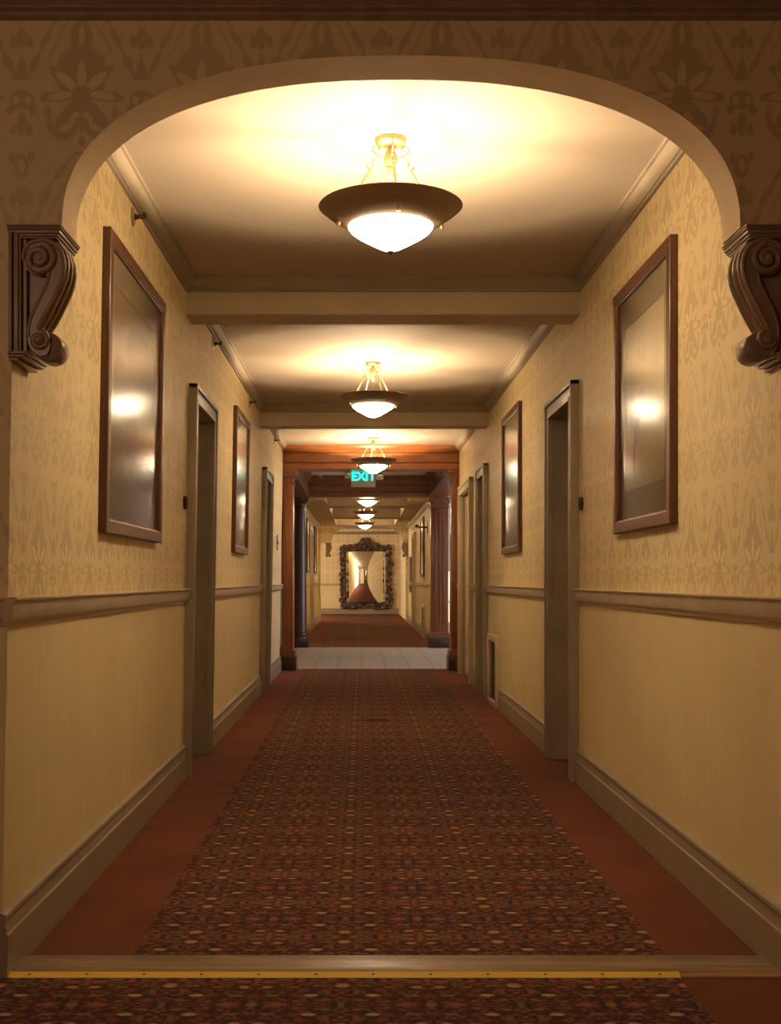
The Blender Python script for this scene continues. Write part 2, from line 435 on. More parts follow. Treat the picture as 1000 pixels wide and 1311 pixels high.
def slab(name, mat, x0, x1, y0, y1, z0, z1, label, cat):
    return struct(MB().box(x0, x1, y0, y1, z0, z1).build(name, mat, smooth=0), label, cat)
slab('floor', 'carpet_rust', -1.4, 1.5, ARCH_B-.01, PORT_F+.10, -.10, 0, 'plain rust carpeted floor of the near corridor', 'floor')
slab('floor', 'carpet_rust', -4, 4, -3.2, ARCH_B-.01, -.10, 0, 'dark rust carpeted floor in front of the arch', 'floor')
slab('floor', 'carpet_pale', -2.4, 5.2, PORT_F+.10, PORT_B+.05, -.10, .002, 'pale gridded carpet of the lobby between the columns', 'floor')
slab('floor', 'carpet_rust', -4.2, 5.2, PORT_B+.05, 38.3, -.10, 0, 'rust carpeted floor of the far corridor', 'floor')
slab('ceiling', 'ceiling_paint', -1.4, 1.5, ARCH_F+.05, PORT_F+.05, CEIL, CEIL+.1, 'cream ceiling of the near corridor lit by three pendants', 'ceiling')
slab('ceiling', 'ceiling_paint', -4, 4, -3.2, ARCH_F+.05, CEIL, CEIL+.1, 'ceiling of the dim room in front of the arch', 'ceiling')
slab('ceiling', 'white_plaster', -2.4, 5.2, PORT_F+.05, PORT_B+.15, 2.78, 2.9, 'white lobby ceiling above the wooden beams', 'ceiling')
slab('ceiling', 'white_plaster', 1.36, 5.2, PORT_B+.15, 23.6, 2.78, 2.9, 'white ceiling of the lobby side bay', 'ceiling')
slab('ceiling', 'ceiling_paint', -4.2, 1.5, PORT_B+.15, 38.3, 2.76, 2.9, 'coffered ceiling of the far corridor', 'ceiling')
# room in front of the arch
slab('wall_back', 'wallpaper', -4, 4, -3.3, -3.2, 0, 2.8, 'wall behind the viewpoint', 'wall')
slab('wall_left', 'wallpaper', -4.1, -4, -3.3, ARCH_B, 0, 2.8, 'left wall of the room in front of the arch', 'wall')
slab('wall_right', 'wallpaper', 4, 4.1, -3.3, ARCH_B, 0, 2.8, 'right wall of the room in front of the arch', 'wall')
# lobby enclosure
slab('wall_left', 'portal_wood_z', -2.5, -2.4, PORT_F-.1, PORT_B+.3, 0, 2.9, 'wood panelled wall at the left end of the lobby', 'wall')
slab('wall_front', 'white_plaster', 1.26, 5.3, PORT_F-.21, PORT_F+.10, 0, 2.9, 'lobby wall beside the right pilaster', 'wall')
slab('wall_front', 'white_plaster', -2.5, -1.03, PORT_F-.21, PORT_F+.10, 0, 2.9, 'lobby wall beside the left pilaster', 'wall')
slab('wall_back', 'white_plaster', -2.5, -1.15, PORT_B+.20, PORT_B+.32, 0, 2.9, 'lobby wall behind the round column', 'wall')

def arch_wall(yf, yb, xl, xr, lean, sl, sr, label):
    """wall across the corridor with a flattened arch; the opening is wider below the corbels"""
    zs, za = 2.06, 2.533; cx = (sl+sr)/2; a = (sr-sl)/2; N = 48; e = 2.35
    jl = lambda z: xl + lean*z
    pts = []
    for k in range(N+1):
        t = PI - PI*k/N
        cu, su = math.cos(t), math.sin(t)
        pts.append((cx + a*math.copysign(abs(cu)**(2/e), cu), zs + (za-zs)*abs(su)**(2/e)))
    mb = MB(); top = 2.80
    def quad(a_, b_, c_, d_, mi=0):      # (x,z) corners on the front plane, with a back copy
        mb.add([(q[0], yf, q[1]) for q in (a_, b_, c_, d_)], [(0,1,2,3)], mi)
        mb.add([(q[0], yb, q[1]) for q in (a_, b_, c_, d_)], [(3,2,1,0)], mi)
    for k in range(N): quad(pts[k], pts[k+1], (pts[k+1][0], top), (pts[k][0], top))
    for k in range(N):
        p, q = pts[k], pts[k+1]
        mb.add([(p[0],yf,p[1]),(q[0],yf,q[1]),(q[0],yb,q[1]),(p[0],yb,p[1])], [(0,1,2,3)], 2)
    for (xo, xj0, xjs, xs) in ((-4.0, jl(0), jl(zs), sl), (4.0, xr, xr, sr)):
        xm = xj0 + (xjs-xj0)*SPLIT/zs
        quad((xo,0),(xj0,0),(xm,SPLIT),(xo,SPLIT), 1); quad((xo,SPLIT),(xm,SPLIT),(xjs,zs),(xo,zs)); quad((xo,zs),(xjs,zs),(xjs,top),(xo,top)); quad((xjs,zs),(xs,zs),(xs,top),(xjs,top))
        for (p, q, mi) in (((xj0,0),(xm,SPLIT),1), ((xm,SPLIT),(xjs,zs),0), ((xjs,zs),(xs,zs),2)):
            mb.add([(p[0],yf,p[1]),(q[0],yf,q[1]),(q[0],yb,q[1]),(p[0],yb,p[1])], [(0,1,2,3)], mi)
    o = mb.build('wall_front', ['wallpaper', 'dado_paint', 'soffit_paint'], smooth=20)
    return struct(o, label)
arch_wall(ARCH_F, ARCH_B, -.990, 1.175, .017, -.824, 1.041, 'damask papered wall pierced by the wide near arch')
arch_wall(30.3, 30.45, -1.06, 1.14, 0, -.79, 1.06, 'yellow wall with the second arch at the far end of the corridor')
# hall behind the far arch
slab('wall_back', 'wallpaper', -4.2, 1.5, 38.0, 38.15, SPLIT, 2.9, 'papered end wall behind the carved mirror', 'wall')
slab('wall_back', 'dado_paint', -4.2, 1.5, 38.0, 38.15, 0, SPLIT, 'cream dado of the end wall under the carved mirror', 'wall')

# ------------------------------------------------------------------ mouldings
CROWN = [(0,0),(.056,0),(.056,-.012),(.046,-.016),(.040,-.030),(.028,-.048),(.020,-.054),(.020,-.060),(.010,-.064),(.010,-.074),(0,-.080)]
RAIL = [(0,-.080),(.010,-.080),(.012,-.070),(.020,-.064),(.024,-.058),(.025,-.016),(.030,-.011),(.036,-.007),(.036,-.002),(.033,0),(0,0)]
BASE = [(0,0),(.024,0),(.024,.120),(.019,.126),(.019,.134),(.013,.150),(.013,.158),(.018,.166),(.016,.176),(0,.182)]
RAIL_Z = 1.045
trim_i = [0]
def trim(mb_place, label, cat='trim', name=None):
    trim_i[0] += 1
    o = mb_place(name or 'trim_%d' % trim_i[0]); return tag(o, label, cat, kind='structure')
def run_side(S, prof, y0, y1, z, name, mat, label, cat):
    mb = MB().prism([(p[0], z+p[1]) for p in prof], 'y', y0, y1)
    return trim(lambda n: S.place(mb, n, mat), label, cat, name)
def run_x(prof, x0, x1, y, z, facing, mat, label, cat='trim', name=None):
    mb = MB().prism([(y + facing*p[0], z+p[1]) for p in prof], 'x', x0, x1)
    return trim(lambda n: mb.build(n, mat), label, cat, name)
def spans(y0, y1, gaps):
    out = []; a = y0
    for g0, g1 in sorted(gaps):
        out.append((a, g0)); a = g1
    out.append((a, y1)); return [q for q in out if q[1]-q[0] > .03]
BEAMS = [(6.30, 6.55), (10.82, 11.07)]
R_VENT = (9.93, 10.60); FR_VENT = (22.2, 22.9)
for S, nm, D, y0, y1, vent in ((LEFT, 'left', L_DOORS, ARCH_F-.036, PORT_F-.20, None), (RIGHT, 'right', R_DOORS, ARCH_F-.036, PORT_F-.20, R_VENT),
                         (FLEFT, 'left', FL_DOORS, PORT_B+.3, 30.3, None), (FRIGHT, 'right', FR_DOORS, PORT_B+.3, 30.3, FR_VENT)):
    far = S in (FLEFT, FRIGHT); wh = 'far corridor' if far else 'near corridor'
    for k, (a, b_) in enumerate(spans(y0, y1, [(d[0], d[1]) for d in D])):
        where = '%s wall of the %s, stretch %s' % (nm, wh, ('before the first door', 'past the first door', 'past the second door', 'past the third door')[k])
        run_side(S, RAIL, a, b_, RAIL_Z, None, 'rail_paint', 'chair rail along the ' + where, 'chair rail')
    gaps = [(d[0], d[1]) for d in D] + ([vent] if vent else [])
    for k, (a, b_) in enumerate(spans(y0+.012, y1, gaps)):
        run_side(S, BASE, a, b_, 0, 'baseboard_' + nm, 'trim_paint', 'taupe baseboard of the %s wall in the %s, stretch %s' % (nm, wh, ('nearest the viewer', 'second from the viewer', 'third from the viewer', 'fourth from the viewer', 'fifth from the viewer')[k]), 'baseboard')
    if not far:
        for k, (a, b_) in enumerate(((ARCH_B, 6.30), (6.55, 10.82), (11.07, PORT_F-.20))):
            run_side(S, CROWN, a, b_, CEIL, None, 'trim_paint', 'crown moulding on the %s side of the %s ceiling bay' % (nm, ('first', 'second', 'third')[k]), 'crown moulding')
    else:
        run_side(S, CROWN, PORT_B+.3, 30.3, 2.50, None, 'rail_paint', 'crown moulding along the %s side of the far corridor' % nm, 'crown moulding')
xl, xr = -.985, 1.18
for k, (a, b_) in enumerate(BEAMS):
    nth = ('first', 'second')[k]
    tag(MB().box(xl-.02, xr+.02, a, b_, 2.52, CEIL+.02).build('ceiling_beam', 'beam_paint', smooth=0), 'cream boxed beam crossing the ceiling behind the %s pendant' % nth, 'beam', kind='structure')
    run_x(CROWN, xl+.02, xr, a, CEIL, -1, 'trim_paint', 'crown moulding on the near face of the %s ceiling beam' % nth, 'crown moulding')
    run_x(CROWN, xl+.02, xr, b_, CEIL, 1, 'trim_paint', 'crown moulding on the back of the %s ceiling beam' % nth, 'crown moulding')
run_x(CROWN, xl+.03, xr, ARCH_B, CEIL, 1, 'trim_paint', 'crown moulding on the back of the arch wall', 'crown moulding')
BIGCROWN = [(p[0]*1.5, p[1]*1.15) for p in CROWN]
run_x(BIGCROWN, -4, 4, ARCH_F, CEIL, -1, 'corbel_paint', 'dark crown moulding across the top of the arch wall', 'crown moulding')
run_x(RAIL, -4, -.9735, ARCH_F, RAIL_Z, -1, 'rail_paint', 'chair rail return on the front of the left pier', 'chair rail')
run_x(RAIL, 1.1755, 4, ARCH_F, RAIL_Z, -1, 'rail_paint', 'chair rail return on the front of the right pier', 'chair rail')
run_x(BASE, -4, -.9895, ARCH_F, 0, -1, 'trim_paint', 'baseboard return on the front of the left pier', 'baseboard', 'baseboard_front')
run_x(BASE, 1.1755, 4, ARCH_F, 0, -1, 'trim_paint', 'baseboard return on the front of the right pier', 'baseboard', 'baseboard_front')
run_x(RAIL, -4.2, 1.21, 38.0, 1.0, -1, 'rail_paint', 'chair rail across the end wall behind the carved mirror', 'chair rail')
run_x(BASE, -4.2, 1.21, 38.0, 0, -1, 'trim_paint', 'baseboard of the end wall under the carved mirror', 'baseboard', 'baseboard_back')
run_x(CROWN, -4.2, 1.21, 38.0, 2.66, -1, 'trim_paint', 'crown moulding of the end wall above the carved mirror', 'crown moulding')
# far corridor: dropped soffits and cross beams
for x0, x1, nm in ((-1.14, -.635, 'left'), (.84, 1.22, 'right')):
    tag(MB().box(x0, x1, PORT_B+.28, 30.3, 2.50, 2.78).build('ceiling_soffit', 'beam_paint', smooth=0), 'dropped ceiling soffit along the %s wall of the far corridor' % nm, 'soffit', kind='structure')
for k, (a, b_) in enumerate(((22.2, 22.9), (26.3, 26.9), (29.9, 30.3))):
    tag(MB().box(-.636, .841, a, b_, 2.50, 2.78).build('ceiling_beam', 'beam_paint', smooth=0), '%s cream beam between coffers of the far corridor ceiling' % ('nearest', 'middle', 'farthest')[k], 'beam', kind='structure')

# ------------------------------------------------------------------ doors
door_i = [0]
def door(S, y0, y1, top, label, leaf_w=-.12, leaf_mat='door_paint', cas='trim_paint', hardware=False):
    door_i[0] += 1
    r = S.root('door_%d' % door_i[0], (y0+y1)/2, 0, label, 'door', kind='structure')
    h = (y1-y0)/2; a = h - CW
    def casing_bar(along):       # boxes in (w, inner->outer) steps
        return [(0, .034, .022, .075), (0, .048, .075, .10), (0, .042, 0, .022)]
    for sg in (-1, 1):
        mb = MB()
        for (w0, w1, q0, q1) in casing_bar(0):
            e0, e1 = sorted((sg*(a+q0), sg*(a+q1))); mb.box(w0, w1, e0, e1, 0, top-CW+q1, bev=.003)
        S.part(mb, 'jamb_casing', cas, r)
    mb = MB()
    for (w0, w1, q0, q1) in casing_bar(1): mb.box(w0, w1+.001, -a-q1, a+q1, top-CW+q0, top-CW+q1, bev=.003)
    S.part(mb, 'head_casing', cas, r)
    if leaf_w < -.08:
        mb = MB()
        mb.box(leaf_w+.002, leaf_w+.016, -a, -a+.014, 0, top-CW); mb.box(leaf_w+.002, leaf_w+.016, a-.014, a, 0, top-CW); mb.box(leaf_w+.002, leaf_w+.016, -a, a, top-CW-.014, top-CW)
        S.part(mb, 'door_stop', cas, r)
    lf = MB(); T = top-CW; st = .11
    w0, w1 = leaf_w-.035, leaf_w
    lf.box(w0, w1-.012, -a, a, .006, T-.003)
    for q0, q1 in ((-a, -a+st), (a-st, a)): lf.box(w1-.012, w1, q0, q1, .006, T-.003)
    for z0, z1 in ((.006, .22), (.86, 1.0), (T-st, T-.003)): lf.box(w1-.012, w1, -a+st, a-st, z0, z1)
    leaf = S.part(lf, 'door_leaf', leaf_mat, r)
    for z0, z1 in ((.25, .83), (1.03, T-st-.03)):
        S.part(MB().box(w1-.012, w1-.004, -a+st+.03, a-st-.03, z0, z1, bev=.004), 'door_panel', leaf_mat, leaf)
    yk = -a + .06
    kn = MB().lathe([(.026,0),(.026,.006),(.010,.008),(.010,.035),(.024,.042),(.028,.055),(.020,.068),(.0,.070)], 16, (w1, yk, .98), axis='x')
    if not hardware: S.part(kn, 'door_knob', 'brass', leaf)
    else:
        S.part(MB().box(w1, w1+.008, yk-.03, yk+.03, .90, 1.16, bev=.003), 'lock_plate', 'dark_metal', leaf)
        S.part(MB().lathe([(.02,0),(.02,.014),(.0,.016)], 14, (w1+.008, yk, 1.12), axis='x'), 'dead_bolt', 'dark_metal', leaf)
        S.part(MB().tube([(w1, yk, 1.03), (w1+.055, yk, 1.03), (w1+.060, yk+.015, 1.03), (w1+.060, yk+.13, 1.028)], .010, 8), 'lever_handle', 'chrome', leaf)
        S.part(MB().lathe([(.016,0),(.012,.008),(.012,.06),(.016,.062),(.016,.075),(0,.077)], 12, (w1, yk+.02, .10), axis='x'), 'door_stop_bumper', 'chrome', leaf)
    return r
door(LEFT, *L_DOORS[0], 'taupe door in the left wall between the two large pictures')
door(LEFT, *L_DOORS[1], 'taupe door in the left wall nearest the wooden portal')
door(RIGHT, *R_DOORS[0], 'taupe door in the right wall between the two large pictures')
door(RIGHT, *R_DOORS[1], 'taupe door in the right wall just past the floor vent')
door(RIGHT, *R_DOORS[2], 'pale yellow door in the right wall beside the wooden portal', leaf_w=-.035, leaf_mat='pale_door_paint', cas='rail_paint', hardware=True)
door(FLEFT, *FL_DOORS[0], 'door in the left wall just past the round column', cas='rail_paint')
door(FLEFT, *FL_DOORS[1], 'door in the left far corridor wall near the second arch', cas='rail_paint')
door(FRIGHT, *FR_DOORS[0], 'door in the right far corridor wall past the dark picture', cas='rail_paint')

# ------------------------------------------------------------------ lobby windows (daylight side of the lobby)
def window_unit(name, label, side, c, wid, z0, z1, cols, rows):
    """framed glazing; side 'x' = in a wall of constant x, 'y' = constant y"""
    r = empty(name, c, label, 'window', kind='structure')
    put = (lambda q: (q[1], q[0], q[2])) if side == 'x' else None
    fr = MB(); h = wid/2; t = .05
    for a, b_ in ((-h, -h+t), (h-t, h)): fr.box(a, b_, -.04, .04, z0, z1)
    for a, b_ in ((z0, z0+t), (z1-t, z1)): fr.box(-h, h, -.041, .041, a, b_)
    fr.build('window_frame', 'rail_paint', r, put, 0)
    for i in range(1, cols):
        x = -h + wid*i/cols; MB().box(x-.018, x+.018, -.03, .03, z0, z1).build('mullion', 'rail_paint', r, put, 0)
    for j in range(1, rows):
        z = z0 + (z1-z0)*j/rows; MB().box(-h, h, -.029, .029, z-.018, z+.018).build('mullion', 'rail_paint', r, put, 0)
    for i in range(cols):
        for j in range(rows):
            x0 = -h + wid*i/cols; q = z0 + (z1-z0)*j/rows
            MB().box(x0+.01, x0+wid/cols-.01, -.003, .003, q+.01, q+(z1-z0)/rows-.01).build('pane', 'window_glass', r, put, 0)
    return r
# right wall of the lobby with a broad window
slab('wall_right', 'white_plaster', 5.1, 5.2, PORT_F-.02, 15.0, 0, 2.9, 'lobby right wall beside the window, near end', 'wall')
slab('wall_right', 'white_plaster', 5.1, 5.2, 21.4, 23.6, 0, 2.9, 'lobby right wall beside the window, far end', 'wall')
slab('wall_right', 'white_plaster', 5.1, 5.2, 15.0, 21.4, 2.5, 2.9, 'lobby right wall above the window', 'wall')
slab('wall_right', 'white_plaster', 5.1, 5.2, 15.0, 21.4, 0, .3, 'lobby right wall below the window', 'wall')
window_unit('window_1', 'broad lobby window letting daylight in from the right', 'x', (5.15, 18.2, 0), 6.4, .3, 2.5, 5, 2)
# back wall of the lobby side bay with a glazed door
slab('wall_back', 'white_plaster', 1.36, 1.60, 23.4, 23.55, 0, 2.9, 'lobby back wall between corridor and glazed door', 'wall')
slab('wall_back', 'white_plaster', 2.60, 5.2, 23.4, 23.55, 0, 2.9, 'lobby back wall beyond the glazed door', 'wall')
slab('wall_back', 'white_plaster', 1.60, 2.60, 23.4, 23.55, 1.32, 2.9, 'lobby back wall above the glazed door', 'wall')
window_unit('window_2', 'bright glazing seen in the slit beside the square pillar', 'y', (2.1, 23.47, 0), 1.0, 0.0, 1.32, 2, 2)
# window at the left of the end hall
slab('wall_left', 'dado_paint', -4.2, -4.1, 30.4, 32.2, 0, 2.8, 'end hall left wall before its window', 'wall')
slab('wall_left', 'dado_paint', -4.2, -4.1, 34.4, 38.0, 0, 2.8, 'end hall left wall beyond its window', 'wall')
slab('wall_left', 'dado_paint', -4.2, -4.1, 32.2, 34.4, 2.6, 2.8, 'end hall left wall above its window', 'wall')
slab('wall_left', 'dado_paint', -4.2, -4.1, 32.2, 34.4, 0, .1, 'end hall left wall under its window', 'wall')
window_unit('window_3', 'tall end hall window mirrored in the carved looking glass', 'x', (-4.15, 33.3, 0), 2.2, .1, 2.6, 2, 2)
slab('wall_front', 'dado_paint', -4.2, -1.12, 30.45, 30.55, 0, 2.8, 'front wall of the end hall beside the arch', 'wall')

# ------------------------------------------------------------------ carpets, threshold
def thing_mesh(mb, name, mat, label, cat, group=None, smooth=35): return tag(mb.build(name, mat, smooth=smooth), label, cat, group)
def runner(name, x0, x1, y0, y1, label):
    return thing_mesh(MB().box(x0, x1, y0, y1, 0, .005, bev=.0015), name, 'carpet_figured', label, 'carpet', smooth=0)
runner('carpet_runner', -.665, .880, ARCH_B, PORT_F+.08, 'long patterned dark red carpet down the middle of the near corridor')
runner('carpet_runner', -3.8, .868, -3.1, ARCH_F-.02, 'dark patterned carpet in front of the wooden threshold')
runner('carpet_runner', -.80, .95, PORT_B+.08, 37.6, 'patterned rust carpet of the far corridor leading to the mirror')
thing_mesh(MB().prism([(ARCH_F,0),(ARCH_B,0),(ARCH_B,.006),(ARCH_B-.012,.013),(ARCH_F+.012,.013),(ARCH_F,.008)], 'x', -.966, 1.151), 'threshold', 'saddle_wood', 'worn brown wooden threshold board under the near arch', 'threshold')
thing_mesh(MB().prism([(ARCH_F-.020,0),(ARCH_F,0),(ARCH_F,.014),(ARCH_F-.004,.016),(ARCH_F-.020,.004)], 'x', -.985, .872), 'tape_strip', 'tape_yellow', 'bright yellow warning strip along the front edge of the threshold', 'strip')
thing_mesh(MB().prism([(ARCH_F-.008,0),(ARCH_F,0),(ARCH_F,.011),(ARCH_F-.008,.004)], 'x', .873, 1.15), 'edge_strip', 'strip_tan', 'thin tan edging strip continuing the yellow strip to the right', 'strip')
tape = [o for o in C.objects if o.name == 'tape_strip'][0]; scr = None
for k in range(12):
    if scr is None: o = scr = MB().lathe([(.0045,0),(.0045,.001),(.003,.002),(0,.002)], 8).build('screw', 'dark_metal', tape)
    else: o = scr.copy(); C.objects.link(o)
    o.parent = tape; o.location = (-.91 + k*.157, ARCH_F-.010, .0105); o.rotation_euler = (-.0, 0, 0)

# ------------------------------------------------------------------ corbels under the arch
def corbel(name, base, yf, sgn, label, group):
    r = empty(name, (base, yf, 2.06), label, 'corbel', group)
    D = .185                                     # depth along the corridor
    def cv(px, py): return ((10+px/6.56-17.5)/465*sgn, (743-(280+py/6.56))/465 + EYE - 2.06)
    yy = lambda q: (q[0], q[1], q[2])
    bx = lambda mb, p0, p1, y0, y1, bev=.0: mb.box(*sorted((p0[0], p1[0])), y0, y1, *sorted((p0[1], p1[1])), bev=bev)
    # back plate: board plus raised front strip
    mb = MB(); bx(mb, cv(42, 150), cv(140, 1160), -.012, D); mb.build('back_plate', 'corbel_paint', r)
    mb = MB(); bx(mb, cv(48, 150), cv(80, 1150), -.026, -.010, .004); bx(mb, cv(88, 160), cv(128, 1140), -.020, -.010, .003); mb.build('strip_moulding', 'corbel_paint', r)
    mb = MB(); bx(mb, cv(130, 190), cv(175, 1120), .004, D-.004)
    mb.prism([cv(*q) for q in ((130,190),(440,190),(440,330),(350,520),(270,720),(200,900),(190,1080),(130,1120))], 'y', .022, .085); mb.build('web', 'corbel_paint', r)
    # cornice: stepped profile on three sides
    mb = MB()
    for (xr_, p0, p1, yo) in ((492, 95, 112, -.030), (484, 112, 128, -.024), (470, 128, 158, -.018), (452, 158, 178, -.012), (438, 178, 195, -.008)):
        bx(mb, cv(36, p0), cv(xr_, p1), yo, D+(.0 if yo > -.01 else .004), .003)
    mb.build('cornice', 'corbel_paint', r)
    # S-shaped scroll body
    outer = [(300,198),(370,205),(430,235),(475,290),(498,360),(502,430),(490,510),(462,590),(420,680),(370,780),(320,870),(280,940),(268,970)]
    inner = [(190,1010),(186,950),(200,870),(235,780),(285,680),(330,590),(352,520),(345,470),(320,490),(280,498),(220,480),(170,440),(150,370),(165,290),(215,225)]
    low = [(300,958),(345,975),(375,1020),(380,1075),(372,1120),(350,1160),(300,1172),(260,1150),(215,1110),(195,1060)]
    poly = [cv(*q) for q in outer + low[0:] + inner]
    body = MB().prism(poly, 'y', -.004, .102).build('scroll_body', 'corbel_paint', r, smooth=50)
    # rounded ridges along the outer face
    ridge = [cv(*q) for q in outer[2:]]
    for yo in (.010, .050, .090):
        MB().tube([(q[0], yo, q[1]) for q in ridge], .0105, 8).build('face_ridge', 'corbel_paint', body, smooth=60)
    edge = [cv(*q) for q in [(150,370),(165,290),(215,225),(300,205),(370,212),(425,242),(468,295),(490,362),(494,430),(482,510),(455,590),(412,680),(362,780),(312,870),(272,945)]]
    MB().tube([(q[0], -.004, q[1]) for q in edge], .006, 8).build('edge_bead', 'corbel_paint', body, smooth=60)
    inn = [cv(*q) for q in [(200,1010),(198,950),(212,870),(248,780),(298,680),(343,590),(366,520),(372,470)]]
    MB().tube([(q[0], -.003, q[1]) for q in inn], .005, 8).build('edge_bead', 'corbel_paint', body, smooth=60)
    def spiral(cx, cy, r0, r1, turns, start, thick, nm):
        pts = []; N = int(26*turns)
        for k in range(N+1):
            f = k/N; t = start + f*turns*2*PI; rr = r0 + (r1-r0)*f
            q = cv(cx + rr*math.cos(t), cy + rr*math.sin(t)); pts.append((q[0], -.004 - .010*f, q[1]))
        MB().tube(pts, [thick*(1-.35*k/N) for k in range(N+1)], 8).build(nm, 'corbel_paint', body, smooth=60)
        q = cv(cx, cy); MB().lathe([(0,-.022),(.010,-.020),(.016,-.012),(.018,0)], 16, (q[0], 0, q[1]), axis='y').build('volute_eye', 'corbel_paint', body, smooth=60)
    spiral(290, 362, 128, 34, 1.6, -PI/2+.2, .0115, 'volute')
    spiral(288, 1040, 74, 20, 1.5, -PI/2+.3, .0085, 'volute')
    # projecting lower roll
    q = cv(345, 1085); MB().lathe([(.0,0),(.034,0),(.040,.006),(.034,.014),(.040,.022),(.040,.085),(.034,.093),(.0,.093)], 20, (q[0], .006, q[1]), axis='y').build('lower_roll', 'corbel_paint', r, smooth=50)
    # foot moulding
    mb = MB()
    for (xr_, p0, p1, yo) in ((205, 1135, 1160, -.022), (180, 1160, 1182, -.015), (120, 1182, 1212, -.008)):
        bx(mb, cv(36, p0), cv(xr_, p1), yo, D, .003)
    mb.build('foot_moulding', 'corbel_paint', r)
    return r
corbel('corbel', -.958, 3.20, 1, 'brown scroll corbel carrying the left end of the near arch', 'scroll corbels under the arches')
corbel('corbel', 1.186, 3.20, -1, 'dark scroll corbel carrying the right end of the near arch', 'scroll corbels under the arches')
c1 = corbel('corbel', -.925, 30.28, 1, 'small distant corbel under the left end of the second arch', 'scroll corbels under the arches')
c2 = corbel('corbel', 1.19, 30.28, -1, 'small distant corbel under the right end of the second arch', 'scroll corbels under the arches')

# ------------------------------------------------------------------ framed pictures
def picture(S, y0, y1, z0, z1, label, prt, matb, group, mat_inset=(.10, .12), bow=.009):
    zc = (z0+z1)/2; yc = (y0+y1)/2; h = (y1-y0)/2; k = (z1-z0)/2
    r = S.root('framed_picture', yc, zc, label, 'picture', group)
    fw, t = .056, .032
    prof = [(0,0),(t*.9,0),(t,.004),(t,fw*.82),(t*.92,fw*.88),(t*.80,fw*.90),(t*.74,fw),(0,fw)]     # (w, inwards)
    for sg in (-1, 1):      # stiles
        v = []; n = len(prof)
        for e in (-1, 1):
            for (w, q) in prof: v.append((w, sg*(h-q), e*(k-q)))
        f = [[i, (i+1) % n, n+(i+1) % n, n+i] for i in range(n)] + [list(range(n)), list(range(n, 2*n))]
        S.part(MB().add(v, f), 'frame_stile', 'frame_wood', r)
        v = []
        for e in (-1, 1):
            for (w, q) in prof: v.append((w, e*(h-q), sg*(k-q)))
        S.part(MB().add(v, f), 'frame_rail', 'frame_wood_y', r)
    S.part(MB().box(0, .008, -h+.03, h-.03, -k+.03, k-.03), 'back_board', 'dark_paint', r, 0)
    a, b_ = h-fw+.004, k-fw+.004
    my, mz = mat_inset
    mt = MB()
    for q in ((-a, -a+my, -b_, b_), (a-my, a, -b_, b_), (-a+my, a-my, -b_, -b_+mz), (-a+my, a-my, b_-mz, b_)): mt.box(.008, .0125, *q)
    S.part(mt, 'mat_board', matb, r, 0)
    S.part(MB().box(.008, .010, -a+my-.004, a-my+.004, -b_+mz-.004, b_-mz+.004), 'art_print', prt, r, 0)
    gp = MB(); N = 24; v = []; f = []
    for i in range(N+1):
        q = -a + 2*a*i/N; w = .0140 + bow*(1-(q/a)**2)
        v += [(w, q, -b_), (w, q, b_)]
    for i in range(N): f.append([2*i, 2*i+2, 2*i+3, 2*i+1])
    gp.add(v, f); S.part(gp, 'glass_pane', 'picture_glass', r, 60)
    return r
G = 'large framed prints along the corridor walls'
picture(LEFT, 4.30, 5.50, 1.265, 2.390, 'large glazed brown landscape print nearest on the left wall', 'print_landscape', 'mat_board_brown', G, (.11, .12))
picture(LEFT, 8.68, 9.68, 1.300, 2.388, 'tall framed print on the left wall past the first door', 'print_garden', 'mat_board_brown', G)
picture(RIGHT, 4.35, 5.33, 1.300, 2.376, 'large cream matted print nearest on the right wall', 'print_figure', 'mat_board', G, (.10, .13))
picture(RIGHT, 8.57, 9.60, 1.300, 2.405, 'framed print on the right wall above the floor vent', 'print_river', 'mat_board', G)
picture(FLEFT, 23.6, 24.8, 1.25, 2.36, 'dark framed print on the left wall beyond the round column', 'print_garden', 'mat_board_brown', G)
picture(FLEFT, 27.4, 28.5, 1.25, 2.36, 'distant framed print on the left wall just before the second arch', 'print_landscape', 'mat_board_brown', G)
picture(FRIGHT, 22.5, 23.7, 1.16, 2.32, 'dark framed print on the far right wall beside the iron bracket', 'print_river', 'mat_board', G)
picture(FRIGHT, 28.4, 29.2, .80, 1.66, 'small low hung picture on the far right wall near the second arch', 'print_landscape', 'mat_board_brown', None)

